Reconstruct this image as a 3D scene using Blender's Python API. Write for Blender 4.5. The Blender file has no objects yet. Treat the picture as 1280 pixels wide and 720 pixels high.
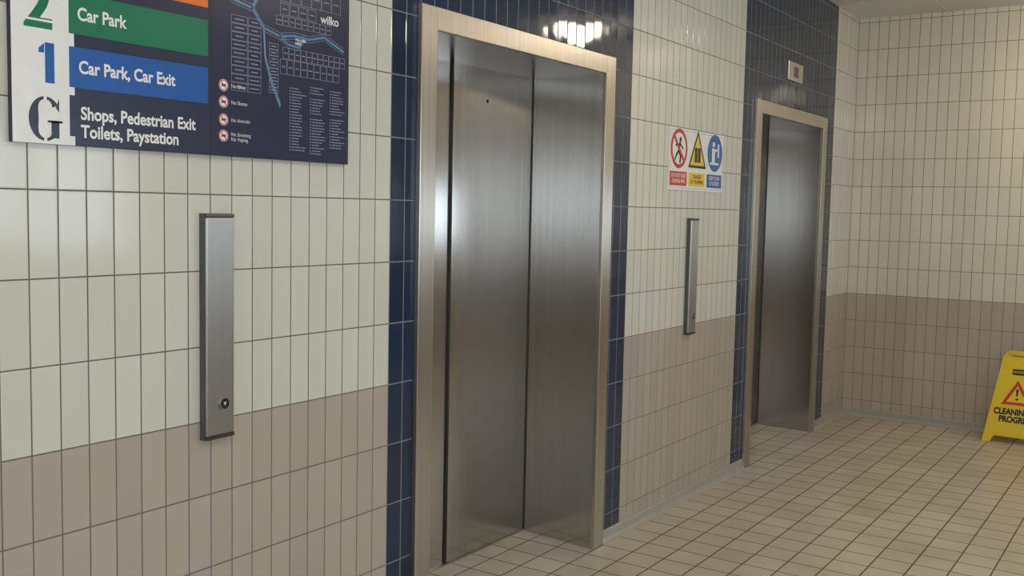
import bpy, math, random
import numpy as np
from mathutils import Matrix, Vector
random.seed(4)
S=bpy.context.scene
try:
    S.view_settings.view_transform='Standard'
except Exception: pass
col=S.collection
# ------------------------------------------------------------------ helpers
class MB:
    def __init__(s): s.v=[];s.f=[];s.m=[];s.mats=[]
    def mi(s,mat):
        if mat not in s.mats: s.mats.append(mat)
        return s.mats.index(mat)
    def poly(s,pts,mat):
        b=len(s.v);s.v+= [tuple(p) for p in pts];s.f.append(list(range(b,b+len(pts))));s.m.append(s.mi(mat))
    def box(s,x0,x1,y0,y1,z0,z1,mat):
        b=len(s.v);s.v+=[(x0,y0,z0),(x1,y0,z0),(x1,y1,z0),(x0,y1,z0),(x0,y0,z1),(x1,y0,z1),(x1,y1,z1),(x0,y1,z1)]
        for f in [(0,3,2,1),(4,5,6,7),(0,1,5,4),(1,2,6,5),(2,3,7,6),(3,0,4,7)]:
            s.f.append([b+i for i in f]);s.m.append(s.mi(mat))
    def prism(s,prof,y0,y1,mat):
        """prof: (x,z) outline CCW seen from -Y ; extruded y0(front)->y1"""
        n=len(prof);b=len(s.v)
        s.v+=[(p[0],y0,p[1]) for p in prof]+[(p[0],y1,p[1]) for p in prof]
        k=s.mi(mat)
        s.f.append([b+i for i in range(n)]);s.m.append(k)
        s.f.append([b+n+i for i in reversed(range(n))]);s.m.append(k)
        for i in range(n):
            j=(i+1)%n;s.f.append([b+i,b+n+i,b+n+j,b+j]);s.m.append(k)
    def rect(s,x0,x1,z0,z1,y,mat): s.poly([(x0,y,z0),(x1,y,z0),(x1,y,z1),(x0,y,z1)],mat)
    def disc(s,cx,cz,r,y,mat,n=40,rx=None):
        rx=rx or r
        s.poly([(cx+rx*math.cos(2*math.pi*i/n),y,cz+r*math.sin(2*math.pi*i/n)) for i in range(n)],mat)
    def ring(s,cx,cz,r0,r1,y,mat,n=48,a0=0,a1=2*math.pi):
        for i in range(n):
            a=a0+(a1-a0)*i/n;b=a0+(a1-a0)*(i+1)/n
            s.poly([(cx+r0*math.cos(a),y,cz+r0*math.sin(a)),(cx+r1*math.cos(a),y,cz+r1*math.sin(a)),(cx+r1*math.cos(b),y,cz+r1*math.sin(b)),(cx+r0*math.cos(b),y,cz+r0*math.sin(b))],mat)
    def line(s,pts,w,y,mat):
        for (a,b) in zip(pts[:-1],pts[1:]):
            dx,dz=b[0]-a[0],b[1]-a[1];L=math.hypot(dx,dz) or 1
            nx,nz=-dz/L*w/2,dx/L*w/2;ex,ez=dx/L*w*.3,dz/L*w*.3
            s.poly([(a[0]-nx-ex,y,a[1]-nz-ez),(b[0]-nx+ex,y,b[1]-nz+ez),(b[0]+nx+ex,y,b[1]+nz+ez),(a[0]+nx-ex,y,a[1]+nz-ez)],mat)
    def outline(s,x0,x1,z0,z1,w,y,mat): s.line([(x0,z0),(x1,z0),(x1,z1),(x0,z1),(x0,z0)],w,y,mat)
    def unit(s,x0,x1,z0,z1,w,y,mat):
        s.outline(x0,x1,z0,z1,w,y,mat);cx=(x0+x1)/2;cz=(z0+z1)/2;h=random.uniform(.25,.38)*(x1-x0)
        s.rect(cx-h,cx+h,cz-.0013,cz+.0013,y,mat)
    def obj(s,name,parent=None,bevel=0,seg=2,smooth=False):
        me=bpy.data.meshes.new(name);me.from_pydata(s.v,[],s.f)
        for m in s.mats: me.materials.append(m)
        me.polygons.foreach_set('material_index',s.m)
        if smooth: me.polygons.foreach_set('use_smooth',[True]*len(s.f))
        me.update();o=bpy.data.objects.new(name,me);col.objects.link(o)
        if bevel:
            md=o.modifiers.new('bevel','BEVEL');md.width=bevel;md.segments=seg;md.limit_method='ANGLE';md.angle_limit=math.radians(40)
        if parent: o.parent=parent
        return o
def empty(name,loc=(0,0,0),rz=0):
    e=bpy.data.objects.new(name,None);e.location=loc;e.rotation_euler=(0,0,rz);e.empty_display_size=.1;col.objects.link(e);return e
def text(name,body,size,x,y,z,mat,parent,align='LEFT',bold=0.0,sx=1.0,space=1.0,lspace=1.0):
    c=bpy.data.curves.new(name,'FONT');c.body=body;c.size=size;c.align_x=align;c.align_y='CENTER';c.offset=bold;c.space_character=space;c.space_line=lspace
    c.resolution_u=4
    t=bpy.data.objects.new(name+'_tmp',c);col.objects.link(t);bpy.context.view_layer.update()
    me=bpy.data.meshes.new_from_object(t.evaluated_get(bpy.context.evaluated_depsgraph_get()))
    bpy.data.objects.remove(t);me.materials.clear();me.materials.append(mat)
    o=bpy.data.objects.new(name,me);col.objects.link(o)
    o.location=(x,y,z);o.rotation_euler=(math.pi/2,0,0);o.scale=(sx,1,1)
    if parent:o.parent=parent
    return o
# ------------------------------------------------------------------ materials
class NT:
    def __init__(s,name):
        s.mat=bpy.data.materials.new(name);s.mat.use_nodes=True;s.t=s.mat.node_tree;s.b=s.t.nodes['Principled BSDF']
    def n(s,ty,**k):
        a=s.t.nodes.new(ty)
        for q,v in k.items(): setattr(a,q,v)
        return a
    def l(s,a,b): s.t.links.new(a,b)
    def math(s,op,a,b=None,c=None):
        m=s.n('ShaderNodeMath',operation=op)
        for i,v in enumerate((a,b,c)):
            if v is None: continue
            if isinstance(v,(int,float)): m.inputs[i].default_value=v
            else: s.l(v,m.inputs[i])
        return m.outputs[0]
def simple(name,rgb,rough=.5,metal=0,var=.04,scale=30,spec=.5,emit=None,es=0):
    m=NT(name);b=m.b
    tc=m.n('ShaderNodeTexCoord');no=m.n('ShaderNodeTexNoise');no.inputs['Scale'].default_value=scale;no.inputs['Detail'].default_value=1
    m.l(tc.outputs['Object'],no.inputs['Vector'])
    mx=m.n('ShaderNodeMix',data_type='RGBA');mx.inputs['A'].default_value=[c*(1-var) for c in rgb]+[1];mx.inputs['B'].default_value=[min(1,c*(1+var)) for c in rgb]+[1]
    m.l(no.outputs['Fac'],mx.inputs['Factor']);m.l(mx.outputs['Result'],b.inputs['Base Color'])
    b.inputs['Roughness'].default_value=rough;b.inputs['Metallic'].default_value=metal;b.inputs['Specular IOR Level'].default_value=spec
    if emit: b.inputs['Emission Color'].default_value=(*emit,1);b.inputs['Emission Strength'].default_value=es
    return m.mat
def tile(name,c1,c2,grout,ax='X',pw=.0717,ph=.2,ou=2.489,ov=.922,mort=.0017,rough=.1,tilt=.4,wob=.0004,floor=False,stain=0.0):
    m=NT(name);b=m.b
    tc=m.n('ShaderNodeTexCoord');sp=m.n('ShaderNodeSeparateXYZ');m.l(tc.outputs['Object'],sp.inputs[0])
    U=sp.outputs[ax];V=sp.outputs['Y' if floor else 'Z']
    u=m.math('DIVIDE',m.math('SUBTRACT',U,ou),pw);v=m.math('DIVIDE',m.math('SUBTRACT',V,ov),ph)
    fu=m.math('FRACT',u);fv=m.math('FRACT',v);iu=m.math('FLOOR',u);iv=m.math('FLOOR',v)
    du=m.math('MULTIPLY',m.math('MINIMUM',fu,m.math('SUBTRACT',1,fu)),pw)
    dv=m.math('MULTIPLY',m.math('MINIMUM',fv,m.math('SUBTRACT',1,fv)),ph)
    d=m.math('MINIMUM',du,dv)
    mr=m.n('ShaderNodeMapRange');mr.inputs['From Min'].default_value=mort*.8;mr.inputs['From Max'].default_value=mort*1.3
    m.l(d,mr.inputs['Value']);fac=mr.outputs['Result']
    cb=m.n('ShaderNodeCombineXYZ');m.l(iu,cb.inputs[0]);m.l(iv,cb.inputs[1])
    wn=m.n('ShaderNodeTexWhiteNoise',noise_dimensions='2D');m.l(cb.outputs[0],wn.inputs['Vector'])
    mx=m.n('ShaderNodeMix',data_type='RGBA');mx.inputs['A'].default_value=(*c1,1);mx.inputs['B'].default_value=(*c2,1)
    m.l(wn.outputs['Value'],mx.inputs['Factor']);tcol=mx.outputs['Result']
    if stain:
        ns=m.n('ShaderNodeTexNoise');ns.inputs['Scale'].default_value=3;ns.inputs['Detail'].default_value=3;m.l(tc.outputs['Object'],ns.inputs['Vector'])
        ms=m.n('ShaderNodeMix',data_type='RGBA',blend_type='MULTIPLY')
        mr2=m.n('ShaderNodeMapRange');mr2.inputs['From Min'].default_value=.4;mr2.inputs['From Max'].default_value=.7;mr2.inputs['To Max'].default_value=stain
        m.l(ns.outputs['Fac'],mr2.inputs['Value']);m.l(mr2.outputs['Result'],ms.inputs['Factor']);m.l(tcol,ms.inputs['A']);ms.inputs['B'].default_value=(.6,.55,.47,1);tcol=ms.outputs['Result']
    mg=m.n('ShaderNodeMix',data_type='RGBA');m.l(fac,mg.inputs['Factor']);mg.inputs['A'].default_value=(*grout,1);m.l(tcol,mg.inputs['B'])
    m.l(mg.outputs['Result'],b.inputs['Base Color'])
    rr=m.n('ShaderNodeMapRange');m.l(fac,rr.inputs['Value']);rr.inputs['To Min'].default_value=.8;rr.inputs['To Max'].default_value=rough;m.l(rr.outputs['Result'],b.inputs['Roughness'])
    sc=m.n('ShaderNodeSeparateColor');m.l(wn.outputs['Color'],sc.inputs[0])
    t1=m.math('MULTIPLY',m.math('MULTIPLY',fu,m.math('SUBTRACT',sc.outputs[0],.5)),pw*math.radians(tilt)*2)
    t2=m.math('MULTIPLY',m.math('MULTIPLY',fv,m.math('SUBTRACT',sc.outputs[1],.5)),ph*math.radians(tilt)*2)
    h=m.math('ADD',t1,t2)
    if wob:
        nz=m.n('ShaderNodeTexNoise');nz.inputs['Scale'].default_value=14;nz.inputs['Detail'].default_value=0;m.l(tc.outputs['Object'],nz.inputs['Vector'])
        h=m.math('ADD',h,m.math('MULTIPLY',nz.outputs['Fac'],wob))
    pe=m.n('ShaderNodeMapRange');pe.inputs['From Max'].default_value=.004;pe.inputs['To Max'].default_value=.0006;m.l(d,pe.inputs['Value'])
    h=m.math('ADD',h,pe.outputs['Result'])
    bp=m.n('ShaderNodeBump');bp.inputs['Distance'].default_value=1;bp.inputs['Strength'].default_value=1;m.l(h,bp.inputs['Height']);m.l(bp.outputs[0],b.inputs['Normal'])
    return m.mat
def steel(name,rgb=(.56,.54,.51),rough=.3,aniso=.8,amp=.05):
    m=NT(name);b=m.b
    tc=m.n('ShaderNodeTexCoord');mp=m.n('ShaderNodeMapping');mp.inputs['Scale'].default_value=(55,55,.8)
    m.l(tc.outputs['Object'],mp.inputs[0]);no=m.n('ShaderNodeTexNoise');no.inputs['Scale'].default_value=1;no.inputs['Detail'].default_value=3;no.inputs['Roughness'].default_value=.6;m.l(mp.outputs[0],no.inputs['Vector'])
    mr=m.n('ShaderNodeMapRange');mr.inputs['From Min'].default_value=.3;mr.inputs['From Max'].default_value=.7;m.l(no.outputs['Fac'],mr.inputs['Value'])
    mx=m.n('ShaderNodeMix',data_type='RGBA');mx.inputs['A'].default_value=[c*(1-amp) for c in rgb]+[1];mx.inputs['B'].default_value=[c*(1+amp) for c in rgb]+[1]
    m.l(mr.outputs['Result'],mx.inputs['Factor']);m.l(mx.outputs['Result'],b.inputs['Base Color'])
    b.inputs['Roughness'].default_value=rough
    b.inputs['Metallic'].default_value=1;b.inputs['Anisotropic'].default_value=aniso
    ge=m.n('ShaderNodeNewGeometry');cr=m.n('ShaderNodeVectorMath',operation='CROSS_PRODUCT');m.l(ge.outputs['Normal'],cr.inputs[0]);cr.inputs[1].default_value=(0.01,0.013,1)
    m.l(cr.outputs[0],b.inputs['Tangent'])
    return m.mat
white_l=tile('tile_white',(.655,.655,.605),(.70,.695,.64),(.14,.14,.13))
beige_l=tile('tile_beige',(.44,.39,.345),(.48,.425,.375),(.16,.15,.145))
blue_l=tile('tile_navy',(.011,.025,.062),(.016,.033,.076),(.22,.24,.27),rough=.05,tilt=.4)
white_b=tile('tile_white_back',(.70,.665,.575),(.74,.70,.61),(.16,.15,.12),ax='Y',ou=0)
beige_b=tile('tile_beige_back',(.47,.40,.34),(.51,.435,.37),(.17,.155,.14),ax='Y',ou=0)
floor_m=tile('floor_quarry_tile',(.54,.485,.38),(.61,.55,.44),(.13,.105,.08),ax='X',pw=.15,ph=.15,ou=3.95,ov=-.02,mort=.0031,rough=.28,tilt=.4,wob=0,floor=True,stain=.4)
ceil_m=simple('ceiling_paint',(.76,.75,.72),.8,var=.02)
ceilgrid=simple('ceiling_grid_white',(.7,.7,.69),.6)
st=steel('brushed_steel',(.47,.45,.43),.21,.55);stf=steel('brushed_steel_frame',(.56,.52,.47),.3,.6,.07);dk=simple('dark_gap',(.03,.03,.03),.6)
seal=simple('panel_seal',(.06,.06,.06),.5);chan=simple('channel_grey',(.12,.12,.12),.4,.5)
st_st=steel('satin_steel_station',(.44,.43,.42),.36,.5,.03)
skirt=simple('skirting_tile',(.38,.365,.33),.35,var=.08,scale=12)
alu=simple('window_aluminium',(.6,.6,.6),.4,1)
navy=simple('sign_navy',(.016,.022,.062),.3);navy2=simple('sign_navy_deep',(.014,.019,.062),.3)
swhite=simple('sign_white',(.85,.86,.88),.35);sgreen=simple('sign_green',(.0,.18,.095),.3);sblue=simple('sign_blue',(.005,.10,.42),.3);sorange=simple('sign_orange',(.85,.17,.03),.3)
route=simple('map_route_blue',(.09,.25,.5),.35);mapline=simple('map_outline',(.30,.34,.47),.35);red=simple('sign_red',(.62,.03,.03),.35)
yel=simple('sign_yellow',(.85,.62,.03),.35);sgb=simple('sign_mandatory_blue',(.01,.14,.45),.35);black=simple('sign_black',(.015,.015,.015),.4)
wfy=simple('plastic_yellow',(.82,.60,.015),.38,var=.03);lampm=simple('lamp_diffuser',(.9,.9,.85),.4,emit=(1,.87,.66),es=31)
lampb=simple('lamp_base',(.8,.8,.8),.4)
# ------------------------------------------------------------------ dimensions
XC=7.745;ZC=2.955;ZB=.922;X0=-4.5;YF=-4.3
P=.0717;g=lambda x:2.489+round((x-2.489)/P)*P
D1=(2.615,3.949);D2=(5.676,7.010);ZF=2.164;FW=.082
BL=[(2.489,g(4.13)),(g(5.52),g(7.22))]
w=MB()
def panel(x0,x1,z0,z1,m=None):
    if m: w.box(x0,x1,0,.46,z0,z1,m);return
    if z0<ZB: w.box(x0,x1,0,.46,z0,min(z1,ZB),beige_l)
    if z1>ZB: w.box(x0,x1,0,.46,max(z0,ZB),z1,white_l)
panel(X0,BL[0][0],0,ZC)
for i,(a,b) in enumerate([D1,D2]):
    panel(BL[i][0],a+.03,0,ZC,blue_l);panel(b-.03,BL[i][1],0,ZC,blue_l);panel(a+.03,b-.03,ZF-.03,ZC,blue_l)
    w.box(a,b,.44,.46,0,ZF,dk)  # hidden backing, added to stop sky light leaking past the doors
panel(BL[0][1],BL[1][0],0,ZC);panel(BL[1][1],XC,0,ZC)
w.obj('wall_left')
# back wall with high window added beyond the view for a bright band in the doors
w=MB();wy0,wy1,wz0,wz1=-4.15,-2.5,1.15,1.72
for a,b,c,d in [(YF,wy0,0,ZC),(wy1,.46,0,ZC),(wy0,wy1,0,wz0),(wy0,wy1,wz1,ZC)]:
    if c<ZB: w.box(XC,XC+.15,a,b,c,min(d,ZB),beige_b)
    w.box(XC,XC+.15,a,b,max(c,ZB),d,white_b)
w.obj('wall_back')
w=MB()
for i in range(3):
    y=wy0+(wy1-wy0-.05)*i/2;w.box(XC+.04,XC+.1,y,y+.05,wz0,wz1,alu)
w.box(XC+.04,XC+.1,wy0,wy1,wz0,wz0+.04,alu);w.box(XC+.04,XC+.1,wy0,wy1,wz1-.04,wz1,alu);w.obj('window_3')
w=MB();wins=[(-3.6,.2),(1.4,4.6)]  # openings in the unseen front wall, added to let sky light in
xs=[X0]+[q for a in wins for q in a]+[XC]
for i in range(0,len(xs),2):
    w.box(xs[i],xs[i+1],YF-.15,YF,0,ZB,beige_l);w.box(xs[i],xs[i+1],YF-.15,YF,ZB,ZC,white_l)
for a,b in wins:
    w.box(a,b,YF-.15,YF,0,ZB,beige_l);w.box(a,b,YF-.15,YF,ZB,1.15,white_l);w.box(a,b,YF-.15,YF,2.05,ZC,white_l)
w.obj('wall_front')
for k,(a,b) in enumerate(wins):
    w=MB();n=4
    for i in range(n+1):
        x=a+(b-a-.05)*i/n;w.box(x,x+.05,YF-.1,YF-.04,1.15,2.05,alu)
    w.box(a,b,YF-.1,YF-.04,1.15,1.2,alu);w.box(a,b,YF-.1,YF-.04,2.0,2.05,alu);w.obj('window_%d'%(k+1))
w=MB();ya,yb=-3.6,-.8  # glazed opening at the unseen entrance end, added as a daylight source
w.box(X0-.15,X0,YF,ya,0,ZC,white_b);w.box(X0-.15,X0,yb,.46,0,ZC,white_b);w.box(X0-.15,X0,ya,yb,2.15,ZC,white_b);w.box(X0-.15,X0,ya,yb,0,.9,beige_b);w.obj('wall_entrance')
w=MB()
for i in range(4):
    y=ya+(yb-ya-.06)*i/3;w.box(X0-.1,X0-.04,y,y+.06,.9,2.15,alu)
w.box(X0-.1,X0-.04,ya,yb,2.08,2.15,alu);w.box(X0-.1,X0-.04,ya,yb,.9,.96,alu);w.obj('window_4')
w=MB();w.box(X0-.15,XC+.15,YF-.15,.46,-.1,0,floor_m);w.obj('floor')
w=MB();w.box(X0-.15,XC+.15,YF-.15,.46,ZC,ZC+.1,ceil_m)
x=XC-.6
while x>X0: w.box(x-.012,x+.012,YF,0,ZC-.004,ZC+.01,ceilgrid);x-=.6
y=-.6
while y>YF: w.box(X0,XC,y-.012,y+.012,ZC-.003,ZC+.01,ceilgrid);y-=.6
w.obj('ceiling')
def cove(name,along,a,b,pos,parent=None):
    prof=[(0,.055),(.006,.055),(.010,.05),(.012,.02),(.018,.008),(.030,.0),(0,0)]
    m=MB();n=len(prof)
    for (d,z) in prof:
        m.v.append((a,-d,z) if along=='x' else (pos-d,a,z))
    for (d,z) in prof:
        m.v.append((b,-d,z) if along=='x' else (pos-d,b,z))
    k=m.mi(skirt)
    for i in range(n):
        j=(i+1)%n;m.f.append([i,j,n+j,n+i]);m.m.append(k)
    m.f.append(list(range(n)));m.m.append(k);m.f.append(list(range(n,2*n)));m.m.append(k)
    return m.obj(name)
cove('baseboard_left','x',X0,D1[0],0);cove('baseboard_left.001','x',D1[1],D2[0],0);cove('baseboard_left.002','x',D2[1],XC,0);cove('baseboard_back','y',YF,0,XC)
# ------------------------------------------------------------------ lifts
def lift(i,a,b):
    e=empty('lift_door')
    yf=-.02;ia,ib=a+FW,b-FW;zt=ZF-.076
    m=MB();m.box(a,ia,yf,.0,0,ZF,stf);m.obj('architrave_left_jamb',e,.002)
    m=MB();m.box(ib,b,yf,.0,0,ZF,stf);m.obj('architrave_right_jamb',e,.002)
    m=MB();m.box(ia+.0005,ib-.0005,yf,.0,zt,ZF,stf);m.obj('architrave_head',e,.002)
    yd=.38
    m=MB()
    m.box(ia-.04,ia-.0,-.001,yd+.05,0,zt+.03,st);m.obj('reveal_left',e)
    m=MB()
    m.v+=[(ib+.001,-.001,0),(ib+.04,-.001,0),(ib+.08,yd+.05,0),(ib+.045,yd+.05,0),(ib+.001,-.001,zt+.03),(ib+.04,-.001,zt+.03),(ib+.08,yd+.05,zt+.03),(ib+.045,yd+.05,zt+.03)]
    for f in [(0,3,2,1),(4,5,6,7),(0,1,5,4),(1,2,6,5),(2,3,7,6),(3,0,4,7)]: m.f.append(list(f));m.m.append(m.mi(st))
    m.obj('reveal_right',e)
    m=MB();m.box(ia,ib+.06,-.001,yd+.05,zt+.001,zt+.03,st);m.obj('soffit',e)
    mid=(ia+ib+.04)/2+.015
    m=MB();m.box(ia,mid+.03,yd+.013,yd+.035,.008,zt+.002,st);m.obj('door_panel_slow',e)
    m=MB();m.box(mid,ib+.045,yd,yd+.0105,.008,zt+.002,st);m.obj('door_panel_fast',e,.001)
    m=MB();m.box(mid-.003,mid+.001,yd+.004,yd+.012,.008,zt,seal);m.obj('panel_shadow_seal',e)
    m=MB();m.box(ia,ib+.04,yd-.004,yd+.045,-.0,.0075,stf);m.obj('sill_track',e)
    m=MB();m.disc(mid+.235,1.955,.008,yd-.001,dk,20);m.obj('release_keyhole',e)
    m=MB();m.box(ib+.036,ib+.044,yd-.004,yd,.0075,zt,seal);m.obj('corner_seal',e)
    cx=(a+b)/2
    m=MB();m.box(cx-.14,cx+.13,-.012,0,2.335,2.45,stf);m.obj('indicator_plate',e,.003)
    m=MB();m.rect(cx-.05,cx+.04,2.36,2.425,-.0125,chan);m.obj('indicator_display',e)
lift(1,*D1);lift(2,*D2)
# ------------------------------------------------------------------ call stations
def station(x0):
    e=empty('lift_call_station');x1=x0+.092;z0,z1=.875,1.473;p=-.026
    m=MB();m.prism([(x0,z0+.010),(x1,z0+.010),(x1,z1-.010),(x0,z1-.010)],p,0,st_st);m.obj('body',e,.004,3)
    m=MB();m.box(x0-.001,x1+.001,p-.001,0,z1-.0105,z1,chan);m.obj('cap_top',e,.003)
    m=MB();m.box(x0-.001,x1+.001,p-.001,0,z0,z0+.0105,dk);m.obj('cap_bottom',e,.003)
    m=MB();m.box(x0-.002,x0+.002,p+.007,0,z0,z1,chan);m.obj('side_channel',e)
    cx=x0+.056;cz=.968
    m=MB();n=32
    m.disc(cx,cz,.015,p-.004,black,n);m.ring(cx,cz,.0145,.018,p-.0045,st_st,n)
    for i in range(n):
        a=2*math.pi*i/n;b=2*math.pi*(i+1)/n
        m.poly([(cx+.018*math.cos(a),p,cz+.018*math.sin(a)),(cx+.018*math.cos(b),p,cz+.018*math.sin(b)),(cx+.018*math.cos(b),p-.0045,cz+.018*math.sin(b)),(cx+.018*math.cos(a),p-.0045,cz+.018*math.sin(a))],st_st)
    m.poly([(cx-.005,p-.005,cz+.004),(cx,p-.005,cz-.006),(cx+.005,p-.005,cz+.004)],swhite)
    m.obj('call_button',e)
station(1.738);station(4.792)
# ------------------------------------------------------------------ directory sign
e=empty('floor_directory_sign')
sx0,sx1,sz0,sz1=1.228,2.276,1.624,2.42
m=MB();m.box(sx0,sx1,-.016,0,sz0,sz1,navy);m.obj('board',e,.0015)
y=-.0165;m=MB()
m.rect(1.763,sx1-.003,sz0+.003,sz1-.003,y,navy2);m.rect(1.7605,1.763,sz0+.003,sz1-.003,y-.0001,black)
m.rect(sx0,1.376,sz0,sz1,y,swhite)
rows=[(1.755,1.846,sblue),(1.875,1.966,sgreen),(1.998,2.089,sorange),(2.119,2.21,red)]
for z0,z1,c in rows: m.rect(1.363,1.752,z0,z1,y-.0002,c)
m.rect(1.363,1.376,1.645,1.737,y-.0002,navy)
m.obj('colour_bands',e)
def serifG(parent):
    m=MB();cx,cz=1.304,1.679;n=40
    R1x,R1z=.039,.049
    def seg(a0,a1):
        for i in range(n):
            a=math.radians(a0+(a1-a0)*i/n);b=math.radians(a0+(a1-a0)*(i+1)/n)
            def th(t): return .006+.017*abs(math.cos(t))**1.5
            q=[]
            for t in (a,b):
                q.append(((cx+R1x*math.cos(t),y-.0006,cz+R1z*math.sin(t)),(cx+(R1x-th(t))*math.cos(t),y-.0006,cz+(R1z-.005-th(t)*.25)*math.sin(t))))
            m.poly([q[0][0],q[1][0],q[1][1],q[0][1]],navy)
    seg(40,84);seg(96,264);seg(276,320)
    m.rect(cx+.014,cx+.033,cz-.042,cz-.004,y-.0007,navy);m.rect(cx+.005,cx+.041,cz-.008,cz-.003,y-.0007,navy)
    m.poly([(cx+.025,y-.0007,cz+.026),(cx+.033,y-.0007,cz+.016),(cx+.033,y-.0007,cz+.047)],navy)
    m.obj('numeral_G',parent)
serifG(e)
m=MB();ys=y-.0006;m.rect(1.305,1.327,1.758,1.846,ys,sblue);m.poly([(1.290,ys,1.823),(1.303,ys,1.823),(1.303,ys,1.844),(1.290,ys,1.832)],sblue);m.obj('numeral_1',e)
text('numeral_2','2',.14,1.290,y-.0006,1.922,sgreen,e,'CENTER',.005,.95)
m=MB();m.rect(1.25,1.345,1.890,1.895,y-.0009,swhite);m.obj('numeral_2_stencil_gap',e)
text('numeral_3','3',.14,1.295,y-.0006,2.045,sorange,e,'CENTER',.004,.95)
text('label_g1','Shops, Pedestrian Exit',.0405,1.390,y-.0008,1.697,swhite,e,'LEFT',.0011,.885)
text('label_g2','Toilets, Paystation',.0405,1.390,y-.0008,1.656,swhite,e,'LEFT',.0011,.90)
text('label_1','Car Park, Car Exit',.0405,1.386,y-.0008,1.801,swhite,e,'LEFT',.0011,.87)
text('label_2','Car Park',.0405,1.384,y-.0008,1.920,swhite,e,'LEFT',.0011,.86)
text('label_3','Car Park',.0405,1.384,y-.0008,2.043,swhite,e,'LEFT',.0011,.86)
m=MB();ym=y-.0006
R=[[(1.80,2.06),(1.83,2.035),(1.90,2.023),(1.94,1.977),(2.0,1.963),(2.05,1.972),(2.11,1.970),(2.17,1.985),(2.25,1.955)],[(1.94,1.977),(1.945,1.90),(1.965,1.84),(2.0,1.775)],[(1.90,2.023),(1.92,2.06),(1.95,2.10),(2.0,2.12)],[(2.0,1.963),(2.03,1.945),(2.07,1.942),(2.09,1.97)]]
for r in R: m.line(r,.0065,ym,route)
for r in R: m.line([(a,b+.009) for a,b in r],.0011,ym-.0002,mapline);m.line([(a,b-.009) for a,b in r],.0011,ym-.0002,mapline)
for i in range(9): m.unit(1.828,1.882,1.995-.022*i-.020,1.995-.022*i,.0011,ym,mapline);m.unit(1.885,1.93,1.995-.022*i-.020,1.995-.022*i,.0011,ym,mapline)
for i in range(11): m.unit(2.01+.0225*i,2.031+.0225*i,1.905,1.935,.0011,ym,mapline)
for i in range(9): m.unit(2.0+.026*i,2.024+.026*i,1.862,1.902,.0011,ym,mapline)
for i in range(9): m.unit(1.985+.024*i,2.007+.024*i,1.995,2.02,.0011,ym,mapline)
for i in range(4): m.unit(2.0+.035*i,2.032+.035*i,2.024,2.055,.0011,ym,mapline)
for i in range(6): m.unit(2.0+.04*i,2.037+.04*i,2.06,2.11,.0011,ym,mapline)
for i in range(8): m.unit(1.96,1.992,1.925-.017*i,1.94-.017*i,.0011,ym,mapline)
for c,(cx,n,z) in enumerate([(2.035,22,1.825),(2.115,24,1.835),(2.195,22,1.84)]):
    for i in range(n):
        zz=z-.0082*i
        if random.random()<.08: continue
        m.rect(cx,cx+.005,zz,zz+.0028,ym,mapline)
        t=cx+.009;end=t+random.uniform(.025,.056)
        while t<end:
            wd=random.uniform(.006,.014);m.rect(t,min(t+wd,end),zz,zz+.0026,ym,mapline);t+=wd+.002
for i,z in enumerate([1.808,1.765,1.719,1.677]):
    m.disc(1.802,z,.0155,ym,swhite,28);m.ring(1.802,z,.012,.0145,ym-.0002,red,28);m.line([(1.794,z+.008),(1.810,z-.008)],.0025,ym-.0003,red);m.rect(1.795,1.809,z-.003,z+.003,ym-.0002,black)
m.obj('site_map',e)
for z,t in [(1.808,'No Bikes'),(1.765,'No Skates'),(1.719,'No Animals'),(1.682,'No Smoking')]: text('map_note',t,.0135,1.826,ym-.0004,z,swhite,e)
text('map_note','No Vaping',.0135,1.826,ym-.0004,1.669,swhite,e)
text('map_shop_name','wilko',.034,2.155,ym-.0006,2.035,swhite,e,'LEFT',.0007)
text('map_you_are_here','YOU ARE\nHERE',.010,2.055,ym-.0006,1.957,swhite,e,'LEFT',.0003)
# ------------------------------------------------------------------ safety notice
e=empty('lift_safety_notice');a,b,z0,z1=4.54,5.215,1.612,1.919
m=MB();m.box(a,b,-.006,0,z0,z1,swhite);m.obj('panel',e,.001)
y=-.0065;m=MB();W=(b-a)/3
m.outline(a+.012,b-.012,z0+.012,z1-.012,.002,y,mapline)
c=[a+W*(i+.5) for i in range(3)];zc=1.817
m.ring(c[0],zc,.078,.098,y-.0003,red)
m.disc(c[0]+.012,zc+.045,.013,y-.0003,black,16)
m.line([(c[0]+.008,zc+.03),(c[0]-.005,zc-.01),(c[0]+.02,zc-.035),(c[0]+.012,zc-.065)],.017,y-.0003,black)
m.line([(c[0]-.005,zc-.01),(c[0]-.03,zc-.03),(c[0]-.045,zc-.055)],.013,y-.0003,black);m.line([(c[0]+.01,zc+.025),(c[0]+.045,zc+.0)],.010,y-.0003,black);m.line([(c[0]+.005,zc+.02),(c[0]-.04,zc+.015)],.010,y-.0003,black)
m.line([(c[0]-.06,zc+.06),(c[0]+.06,zc-.06)],.018,y-.0006,red)
r=.112;m.poly([(c[1]-r,y-.0003,zc-.088),(c[1]+r,y-.0003,zc-.088),(c[1],y-.0003,zc+.105)],black);m.poly([(c[1]-r*.8,y-.0006,zc-.075),(c[1]+r*.8,y-.0006,zc-.075),(c[1],y-.0006,zc+.078)],yel)
m.rect(c[1]-.036,c[1]-.003,zc-.06,zc+.015,y-.0009,black);m.rect(c[1]+.003,c[1]+.036,zc-.06,zc+.015,y-.0009,black)
m.disc(c[2],zc,.098,y-.0003,sgb,48)
m.disc(c[2]-.02,zc+.045,.015,y-.0006,swhite,16);m.rect(c[2]-.04,c[2],zc-.05,zc+.025,y-.0006,swhite);m.line([(c[2]-.01,zc+.01),(c[2]+.035,zc+.02)],.012,y-.0006,swhite);m.rect(c[2]+.035,c[2]+.055,zc-.02,zc+.05,y-.0006,swhite)
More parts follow.
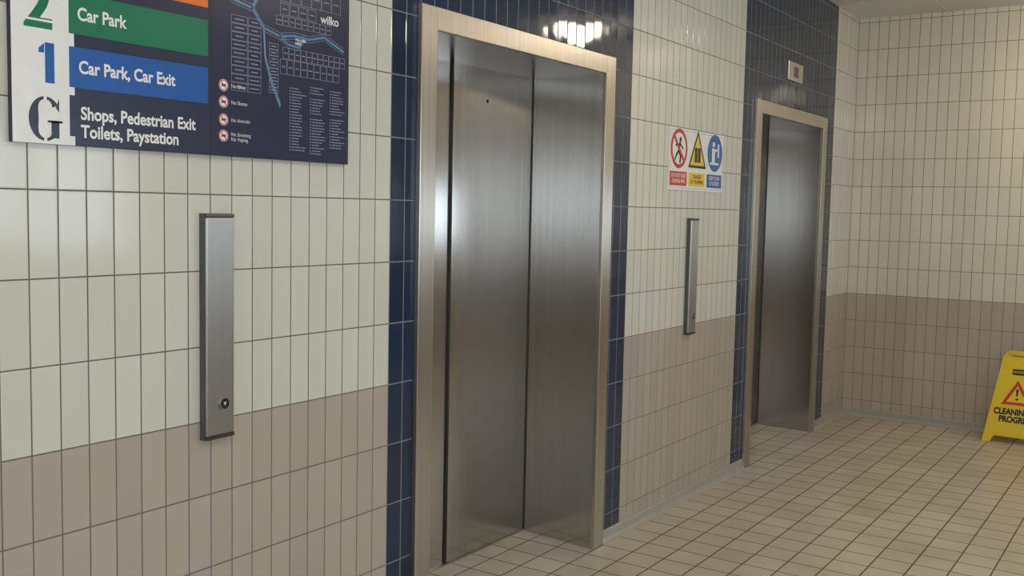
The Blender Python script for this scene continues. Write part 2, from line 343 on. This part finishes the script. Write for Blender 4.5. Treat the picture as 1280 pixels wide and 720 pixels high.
m.line([(c[2]-.06,zc-.055),(c[2]+.05,zc-.055)],.012,y-.0006,swhite)
for i,k in enumerate([red,yel,sgb]): m.rect(c[i]-W*.44,c[i]+W*.44,z0+.022,z0+.092,y-.0003,k)
m.obj('pictograms',e)
for i,(t,k) in enumerate([('DO NOT RIDE\nDURING FIRE',swhite),('DANGER\nOF TRAPPING',black),('KEEP CLEAR\nOF DOORS',swhite)]):
    text('caption',t,.027,c[i],y-.0008,z0+.058,k,e,'CENTER',.0004,.95)
# ------------------------------------------------------------------ wet floor sign (A-frame)
e=empty('wet_floor_sign',(7.425,-1.225,0),-math.pi/2)
def leaf(name,flip):
    m=MB();H=.62;half=.195;top=.092
    out=[(-half,0),(-half+.05,0),(-half+.075,.045),(half-.075,.045),(half-.05,0),(half,0),(half-.01,.06),(top+.012,H-.03),(top-.01,H),(.05,H),(.042,H-.03),(-.042,H-.03),(-.05,H),(-top+.01,H),(-top-.012,H-.03),(-half+.01,.06)]
    m.prism(out,0,.012,wfy)
    o=m.obj(name,e,.003)
    tilt=math.atan2(.135,.62)*(1)
    if not flip: o.rotation_euler=(-tilt,0,0)
    else: o.location=(0,.27,0);o.rotation_euler=(tilt,0,0)
    return o,tilt
f,t=leaf('front_leaf',False);leaf('rear_leaf',True)
m=MB();m.box(-.07,.07,.118,.152,.585,.612,wfy);m.obj('hinge',e,.004)
m=MB();yy=-.001
m.poly([(-.095,yy,.262),(.095,yy,.262),(0,yy,.43)],red);m.poly([(-.062,yy-.0005,.281),(.062,yy-.0005,.281),(0,yy-.0005,.392)],wfy)
m.poly([(-.008,yy-.001,.372),(-.005,yy-.001,.322),(.005,yy-.001,.322),(.008,yy-.001,.372)],black);m.disc(0,.302,.008,yy-.001,black,20)
m.rect(-.04,.04,.465,.505,yy,black);m.obj('warning_triangle',f)
text('sign_text','CLEANING IN',.056,0.005,yy,.213,black,f,'CENTER',.0028,.80)
text('sign_text_2','PROGRESS',.056,0.005,yy,.162,black,f,'CENTER',.0028,.80)
text('sign_text_3','CAUTION',.018,0,yy-.001,.485,wfy,f,'CENTER',.0004)
# ------------------------------------------------------------------ ceiling lamps
for i,(lx,ly) in enumerate([(7.0,-1.95),(3.8,-1.95),(.6,-1.95),(-2.6,-2.2)]):
    e=empty('ceiling_lamp')
    m=MB();n=24
    def rev(m,prof,mat,cap):
        for (r0,z0),(r1,z1) in zip(prof[:-1],prof[1:]):
            for k in range(n):
                a=2*math.pi*k/n;b=2*math.pi*(k+1)/n
                m.poly([(lx+r0*math.cos(a),ly+r0*math.sin(a),z0),(lx+r1*math.cos(a),ly+r1*math.sin(a),z1),(lx+r1*math.cos(b),ly+r1*math.sin(b),z1),(lx+r0*math.cos(b),ly+r0*math.sin(b),z0)],mat)
        if cap:
            r,z=prof[-1];m.poly([(lx+r*math.cos(2*math.pi*k/n),ly+r*math.sin(2*math.pi*k/n),z) for k in range(n)],mat)
    rev(m,[(.235,ZC),(.235,ZC-.03),(.222,ZC-.035)],lampb,False);m.obj('lamp_base',e)
    m=MB();rev(m,[(.22,ZC-.03),(.21,ZC-.08),(.14,ZC-.12)],lampm,True);m.obj('lamp_diffuser',e)
# ------------------------------------------------------------------ world
W=bpy.data.worlds.new('world');S.world=W;W.use_nodes=True;bg=W.node_tree.nodes['Background'];bg.inputs[0].default_value=(.78,.90,1,1);bg.inputs[1].default_value=4.6
# ------------------------------------------------------------------ camera
D,H,yaw,pit,rol,f=2.1459,1.5004,.5905,.0777,.0208,1266.8
F=np.array([math.cos(yaw)*math.cos(pit),math.sin(yaw)*math.cos(pit),-math.sin(pit)])
Rr=np.array([math.sin(yaw),-math.cos(yaw),0.]);U=np.cross(Rr,F)
R2=Rr*math.cos(rol)+U*math.sin(rol);U2=-Rr*math.sin(rol)+U*math.cos(rol)
cam=bpy.data.cameras.new('camera');cam.sensor_width=36;cam.lens=36*f/1280;cam.clip_start=.05
co=bpy.data.objects.new('camera',cam);col.objects.link(co)
M=Matrix(((R2[0],U2[0],-F[0],0),(R2[1],U2[1],-F[1],-D),(R2[2],U2[2],-F[2],H),(0,0,0,1)));co.matrix_world=M
S.camera=co
